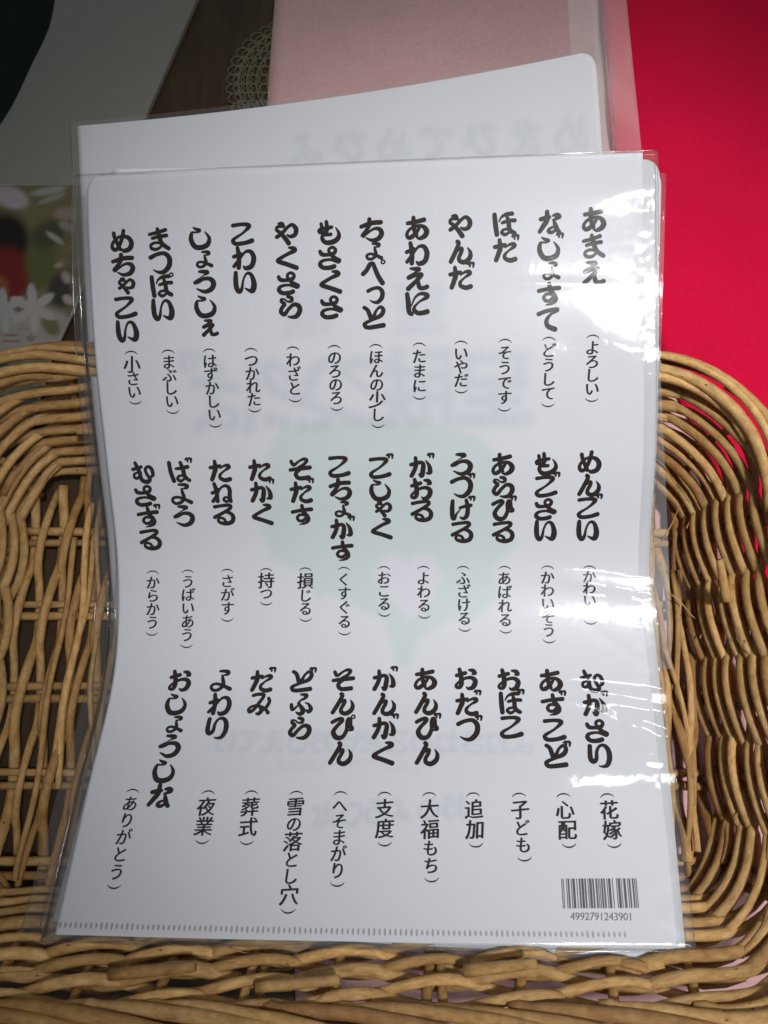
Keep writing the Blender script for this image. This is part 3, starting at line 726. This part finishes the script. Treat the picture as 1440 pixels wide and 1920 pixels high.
# ---- clear sleeves
def crink(a, b, seed, amp):
    v = noise.noise(Vector((a*38+seed, b*22, seed)))*.55 + noise.noise(Vector((a*90, b*60+seed, 1)))*.20
    return amp*v
def film_h(a, b):
    W = .2305
    h = .0007 + .00010*noise.noise(Vector((a*25, b*18, 4))) + .000010*noise.noise(Vector((a*420, b*420, 2)))
    e = max(0.0, (a-.210)/(W-.210))                     # loose, rippled side
    rip = noise.noise(Vector((a*90, b*150, 7)))*.5 + noise.noise(Vector((a*170, b*330, 2)))*.30
    h += e*.0006 + min(1, e*1.3)*.00018*rip
    e2 = max(0.0, (a-.2175)/(W-.2175)); h += min(1, e2*2)*.00030*(noise.noise(Vector((a*200, b*90, 1)))*.7 + noise.noise(Vector((a*300, b*330, 8)))*.30)
    # long shallow creases running in from the loose edge: (b at the edge, start a, slope, width, height)
    for (bc, ac, sl, wd, am) in ((.2400, .198, -.50, .0120, .0008), (.1380, .188, -.16, .0040, .00040), (.1130, .204, -.75, .0030, .0003), (.0930, .186, -.15, .0036, .00040), (.0840, .204, -.35, .003, .0003), (.291, .206, .1, .0055, .0009)):
        d = (b - bc) - sl*(a-ac-.0045); k = 1/(1+math.exp(-(a-ac-.0045)*240)); h += am*k*math.exp(-(d/wd)**2)
    for (b0, sl, wd, am, a0, a1) in ((.052, .13, .0016, .00012, .03, .15), (.098, -.20, .0022, .00010, .01, .12), (.070, .06, .0012, .00010, .11, .205), (.205, .05, .002, .00010, .10, .20), (.030, .22, .0015, .0001, .08, .2), (.258, -.03, .0020, .00014, .16, .22)):
        if a0 < a < a1: h += am*math.sin(math.pi*(a-a0)/(a1-a0))*math.exp(-((b-b0-sl*(a-a0))/wd)**2)
    if a < .2240: h = max(h, .00040)
    for d in (a+.0, W-a, b, .3065-b):                   # the edges curl down round the contents
        if d < .0025: h -= .0011*(1-d/.0025)**2
    return h
def sleeve_mesh(S, W, H, tf, hf, nas, nbs):
    V = []; AA = nas; BB = nbs
    for b in BB:
        for a in AA:
            A, B = tf(a, b); V.append(S.at(A, B, hf(a, b)))
    n = len(AA); return V, [(j*n+i, j*n+i+1, (j+1)*n+i+1, (j+1)*n+i) for j in range(len(BB)-1) for i in range(n-1)]
AA = [.0005*k*1.0 for k in range(0, 6)] + [.0030+.003*k for k in range(0, 56)] + [.171+.00055*k for k in range(0, 109)]
AA = sorted(x for x in set(round(x, 5) for x in AA) if x <= .2305)
BB = sorted(set([round(.3065*k/440, 6) for k in range(441)]))
sl = thing('clear_sleeve', 'crinkled clear plastic sleeve around the topmost printed folder, glossy at its right edge', 'plastic sleeve', FRONT.at(.11, 0, .0007))
V, Fc = sleeve_mesh(FRONT, .2305, .3065, lambda a, b: (a-.0045, b-.0022), film_h, AA, BB)
mk('front_film', V, Fc, FILM, sl)
V, Fc = sleeve_mesh(FRONT, .2305, .3065, lambda a, b: (a-.0045, b-.0022), lambda a, b: -.0007, [.2305*k/40 for k in range(41)], [.3065*k/60 for k in range(61)])
mk('back_film', V, Fc, FILM_B, sl)
# back seam strip of the sleeve and its pressed edge
def bead(S, pts, r, mat, root, name='sealed_edge'):
    V, Fc, UV = tube([S.at(*p) for p in pts], r, 6); mk(name, V, Fc, mat, root, True, UV)
bead(FRONT, [(.2258+.0004*noise.noise(Vector((k*.7, 0, 0))), -.0022+.3065*k/160, .0001+.0006*noise.noise(Vector((k*.35, 3, 0)))) for k in range(161)], .00022, FILM, sl)
bead(FRONT, [(-.0045, -.0022+.3065*k/80, -.0002) for k in range(81)], .00022, FILM, sl)
bead(FRONT, [(-.0045+.2305*k/80, -.0022, -.0002) for k in range(81)], .00022, FILM, sl)
bead(FRONT, [(-.0045+.2305*k/80, .3043, -.0002+.0003*noise.noise(Vector((k*.5, 9, 0)))) for k in range(81)], .00022, FILM, sl)
for (tf, h, SW, lab, sd) in ((U1, -.0024, .2250, 'clear plastic sleeve of the turned folder, showing as a strip along the stack\'s left side', 3.0), (U3, -.0050, .2290, 'lowest clear plastic sleeve of the stack, its empty edge lying on the willow floor rods', 8.0)):
    s2 = thing('clear_sleeve', lab, 'plastic sleeve', FRONT.at(.11, 0, h), 'clear sleeves in the stack')
    V, Fc = sleeve_mesh(FRONT, SW, .303, lambda a, b, tf=tf: tf(a-.0035, b-.002), lambda a, b, h=h, sd=sd: h+crink(a, b, sd, .0006)*(1 if a > .21 else .3), [.21*k/40 for k in range(40)]+[.21+(SW-.21)*k/30 for k in range(31)], [.303*k/160 for k in range(161)])
    mk('front_film', V, Fc, FILM_B, s2)
    bead(FRONT, [(*tf(SW-.0040+.0005*noise.noise(Vector((k*.4, sd, 0))), -.002+.303*k/120), h+.0005*noise.noise(Vector((k*.3, sd, 5)))) for k in range(121)], .0002, FILM, s2)
    bead(FRONT, [(*tf(-.0035, -.002+.303*k/60), h) for k in range(61)], .0002, FILM, s2)
s3 = thing('clear_sleeve', 'clear plastic sleeve of the rear folder, its cloudy flap reaching over the red felt edge', 'plastic sleeve', BACK.at(.11, 0, .0007))
V, Fc = sleeve_mesh(BACK, .241, .2575, lambda a, b: (a-.003, b), lambda a, b: .0008+crink(a, b, 5.0, .0005)-(.0008 if a < .002 or a > .239 else 0), [.2*k/40 for k in range(40)]+[.2+.0265*k/30 for k in range(31)], [.2575*k/200 for k in range(201)])
mk('front_film', V, Fc, FILM_B, s3)
V, Fc = sleeve_mesh(BACK, 0, 0, lambda a, b: (a*(1-.0)+.012*(1-b/.2553)*(a-.208)/.03, b), lambda a, b: -.0009-.0008*((a-.208)/.03)+crink(a, b, 6.0, .0006), [.2105+.0245*k/40 for k in range(41)], [.30*k/200 for k in range(201)])
mk('cloudy_flap', V, Fc, FILM_R, s3)
bead(BACK, [(.2248+.0003*math.sin(k*.3), .2575*k/100, .0012+.0003*noise.noise(Vector((k*.5, 1, 0)))) for k in range(101)], .00022, FILM, s3)
bead(BACK, [(-.003, .2575*k/60, 0) for k in range(61)], .0002, FILM, s3)
# ================================================================= things on the table behind
def slab(name, pts, z, th, mat, root=None, bevel=.0003):
    n = len(pts); V = [(p[0], p[1], z) for p in pts] + [(p[0], p[1], z+th) for p in pts]
    Fc = [tuple(range(n-1, -1, -1)), tuple(range(n, 2*n))] + [(i, (i+1) % n, n+(i+1) % n, n+i) for i in range(n)]
    return mk(name, V, Fc, mat, root, False)
bp = [on_plane(*p, .004) for p in ((372, -8), (273, 218), (190, 520), (-260, 560), (-420, -60))]
tag(slab('card_board', bp, .001, .003, BOARD), 'plain grey card sheet lying on the dark wood, upper left', 'card')
# nearly black low heap on the card's outer corner
def heap(path, z0, hmax, n=60):
    c = Vector((sum(p[0] for p in path)/len(path), sum(p[1] for p in path)/len(path), 0)); V = [(c.x, c.y, z0+hmax)]; Fc = []; m = 14; N = n
    loop = [curve_xy(path+[path[0]], k/N) for k in range(N)]
    for j in range(1, m+1):
        f = j/m
        for k in range(N):
            x = c.x+(loop[k][0]-c.x)*f; y = c.y+(loop[k][1]-c.y)*f
            V.append((x, y, z0 + hmax*(1-f**3) + (1-f)*.006*noise.noise(Vector((x*30, y*30, 4)))))
    for k in range(N):
        Fc.append((0, 1+k, 1+(k+1) % N))
        for j in range(m-1): a = 1+j*N; Fc.append((a+k, a+N+k, a+N+(k+1) % N, a+(k+1) % N))
    return V, Fc
V, Fc = heap([on_plane(*p, .006)[:2] for p in ((108, -60), (92, 40), (60, 110), (-5, 232), (-120, 330), (-400, 250), (-420, -200), (0, -260))], .0042, .022)
tag(mk('dark_heap', V, Fc, DARKG), 'nearly black low heap on the grey card in the upper left corner', 'cloth')
# picture card with white star-shaped flowers
fp = [on_plane(*p, .006) for p in ((-330, 338), (222, 349), (138, 583), (95, 674), (60, 800), (-330, 990))]
fc = [(p[0], p[1]) for p in fp]
x0, x1 = min(p[0] for p in fc), max(p[0] for p in fc); y0, y1 = min(p[1] for p in fc), max(p[1] for p in fc)
blobs = []   # (px, py, rx, ry, deg, colour, softness)
def bl(px, py, rx, ry, deg, c, s=.5): blobs.append((px, py, rx, ry, deg, c, s))
for (px, py, rx, ry, dg, c, s) in (
    (75, 400, 90, 70, 0, (.13, .115, .055), .9), (20, 370, 34, 20, -20, (.33, .28, .30), .6), (90, 358, 34, 7, 10, (.24, .25, .21), .6), (97, 372, 26, 6, 20, (.20, .21, .17), .6),
    (10, 450, 45, 50, 0, (.010, .008, .006), .6), (8, 515, 52, 52, 0, (.12, .012, .010), .5), (-4, 540, 20, 25, 0, (.20, .06, .02), .7), (80, 500, 30, 40, 0, (.075, .085, .030), .8),
    (112, 545, 22, 30, 0, (.035, .032, .03), .7), (90, 440, 35, 25, 30, (.05, .055, .03), .8), (103, 446, 20, 5, -35, (.26, .27, .22), .5), (125, 425, 16, 8, -25, (.20, .18, .16), .6),
    (122, 400, 20, 12, 0, (.22, .17, .14), .7), (124, 520, 8, 12, 20, (.24, .21, .18), .6), (128, 562, 12, 8, -40, (.28, .25, .21), .5), (116, 600, 12, 9, -50, (.28, .25, .19), .5), (110, 497, 9, 5, 10, (.25, .18, .16), .6),
    (50, 620, 90, 50, 0, (.24, .22, .20), .35), (95, 610, 14, 22, 35, (.10, .11, .05), .6), (40, 575, 30, 10, 20, (.10, .10, .06), .7)): bl(px, py, rx, ry, dg, c, s)
for (cx, cy, L, c0) in ((62, 578, 46, (.30, .28, .26)), (8, 582, 42, (.28, .29, .27))):
    for k in range(6): a = R(-95+60*k); bl(cx+L*.5*math.cos(a), cy+L*.5*math.sin(a), L*.52, L*.19, -math.degrees(a), c0, .35)
for (px, py, rx, ry, c) in ((20, 628, 14, 3, (.16, .10, .07)), (22, 640, 16, 3, (.22, .10, .05)), (58, 634, 8, 6, (.16, .13, .13)), (45, 618, 16, 1.5, (.2, .17, .15)),
                            (14, 668, 9, 11, (.004, .065, .032)), (25, 660, 8, 8, (.004, .07, .035)), (35, 668, 8, 9, (.004, .06, .03)), (46, 664, 8, 7, (.004, .07, .035)), (8, 690, 10, 14, (.004, .06, .03))):
    bl(px, py, rx, ry, 0, c, .12)
nx, ny = 170, 170; V = []; C = []
for j in range(ny+1):
    for i in range(nx+1):
        V.append((x0+(x1-x0)*i/nx, y0+(y1-y0)*j/ny, .0062))
P = np.array([project(v)[:2] for v in V]); Cc = np.tile(np.array([.11, .10, .055]), (len(P), 1))
Cc += np.array([.05*noise.noise(Vector((p[0]*.05, p[1]*.05, 0))) for p in P])[:, None]
for (px, py, rx, ry, dg, c, s) in blobs:
    a = R(-dg); dx, dy = P[:, 0]-px, P[:, 1]-py; u = (dx*math.cos(a)+dy*math.sin(a))/rx; v_ = (-dx*math.sin(a)+dy*math.cos(a))/ry
    m = np.clip((1+s*.5-np.hypot(u, v_))/max(s, .05), 0, 1); m = m*m*(3-2*m)
    Cc = Cc*(1-m[:, None]) + np.array(c)*m[:, None]
inside = poly_field(np.array([(v[0], v[1]) for v in V]), fc, 1e-6) > .5
Fc = []
for j in range(ny):
    for i in range(nx):
        q = (j*(nx+1)+i, j*(nx+1)+i+1, (j+1)*(nx+1)+i+1, (j+1)*(nx+1)+i)
        if all(inside[k] for k in q): Fc.append(q)
used = sorted(set(k for q in Fc for k in q)); mp = {k: i for i, k in enumerate(used)}
card = thing('picture_card', 'printed picture card with white flowers and a small green mark, left of the folders', 'card', (fc[2][0], fc[2][1], .004))
slab('card_stock', fc, .0043, .0016, mat_plain('card_edge', (.30, .28, .25), .6, .2), card)
mk('printed_picture', [V[k] for k in used], [tuple(mp[k] for k in q) for q in Fc], CARD, card, False, None, np.hstack([np.clip(Cc[used], 0, 1), np.ones((len(used), 1))]))
# crocheted doily half under the pink felt
dc = Vector(on_plane(600, 150, .0006)); dr = (Vector(on_plane(440, 205, .0006))-dc).length; V = []; Fc = []
def addt(pts, r):
    v, f, _ = tube(pts, r, 5); o = len(V); V.extend(v); Fc.extend(tuple(o+i for i in g) for g in f)
for ring_r, cnt, lob in ((1.0, 44, .055), (.93, 44, .05), (.84, 40, .05), (.75, 36, .05), (.64, 30, .05)):
    for k in range(cnt):
        a = 2*math.pi*k/cnt; c = dc + Vector((math.cos(a), math.sin(a), 0))*dr*ring_r*.96
        addt([c + Vector((math.cos(q*math.pi/5)*dr*lob*1.25, math.sin(q*math.pi/5)*dr*lob*1.25, .0004*(q % 2))) for q in range(11)], .00045)
for rr_ in (.89, .80, .70, .58):
    addt([dc + Vector((math.cos(q*math.pi/40), math.sin(q*math.pi/40), 0))*dr*rr_ for q in range(81)], .0006)
d = tag(mk('lace_doily', V, Fc, LACE), 'cream crocheted doily peeping out from under the pink felt on the dark wood', 'doily')
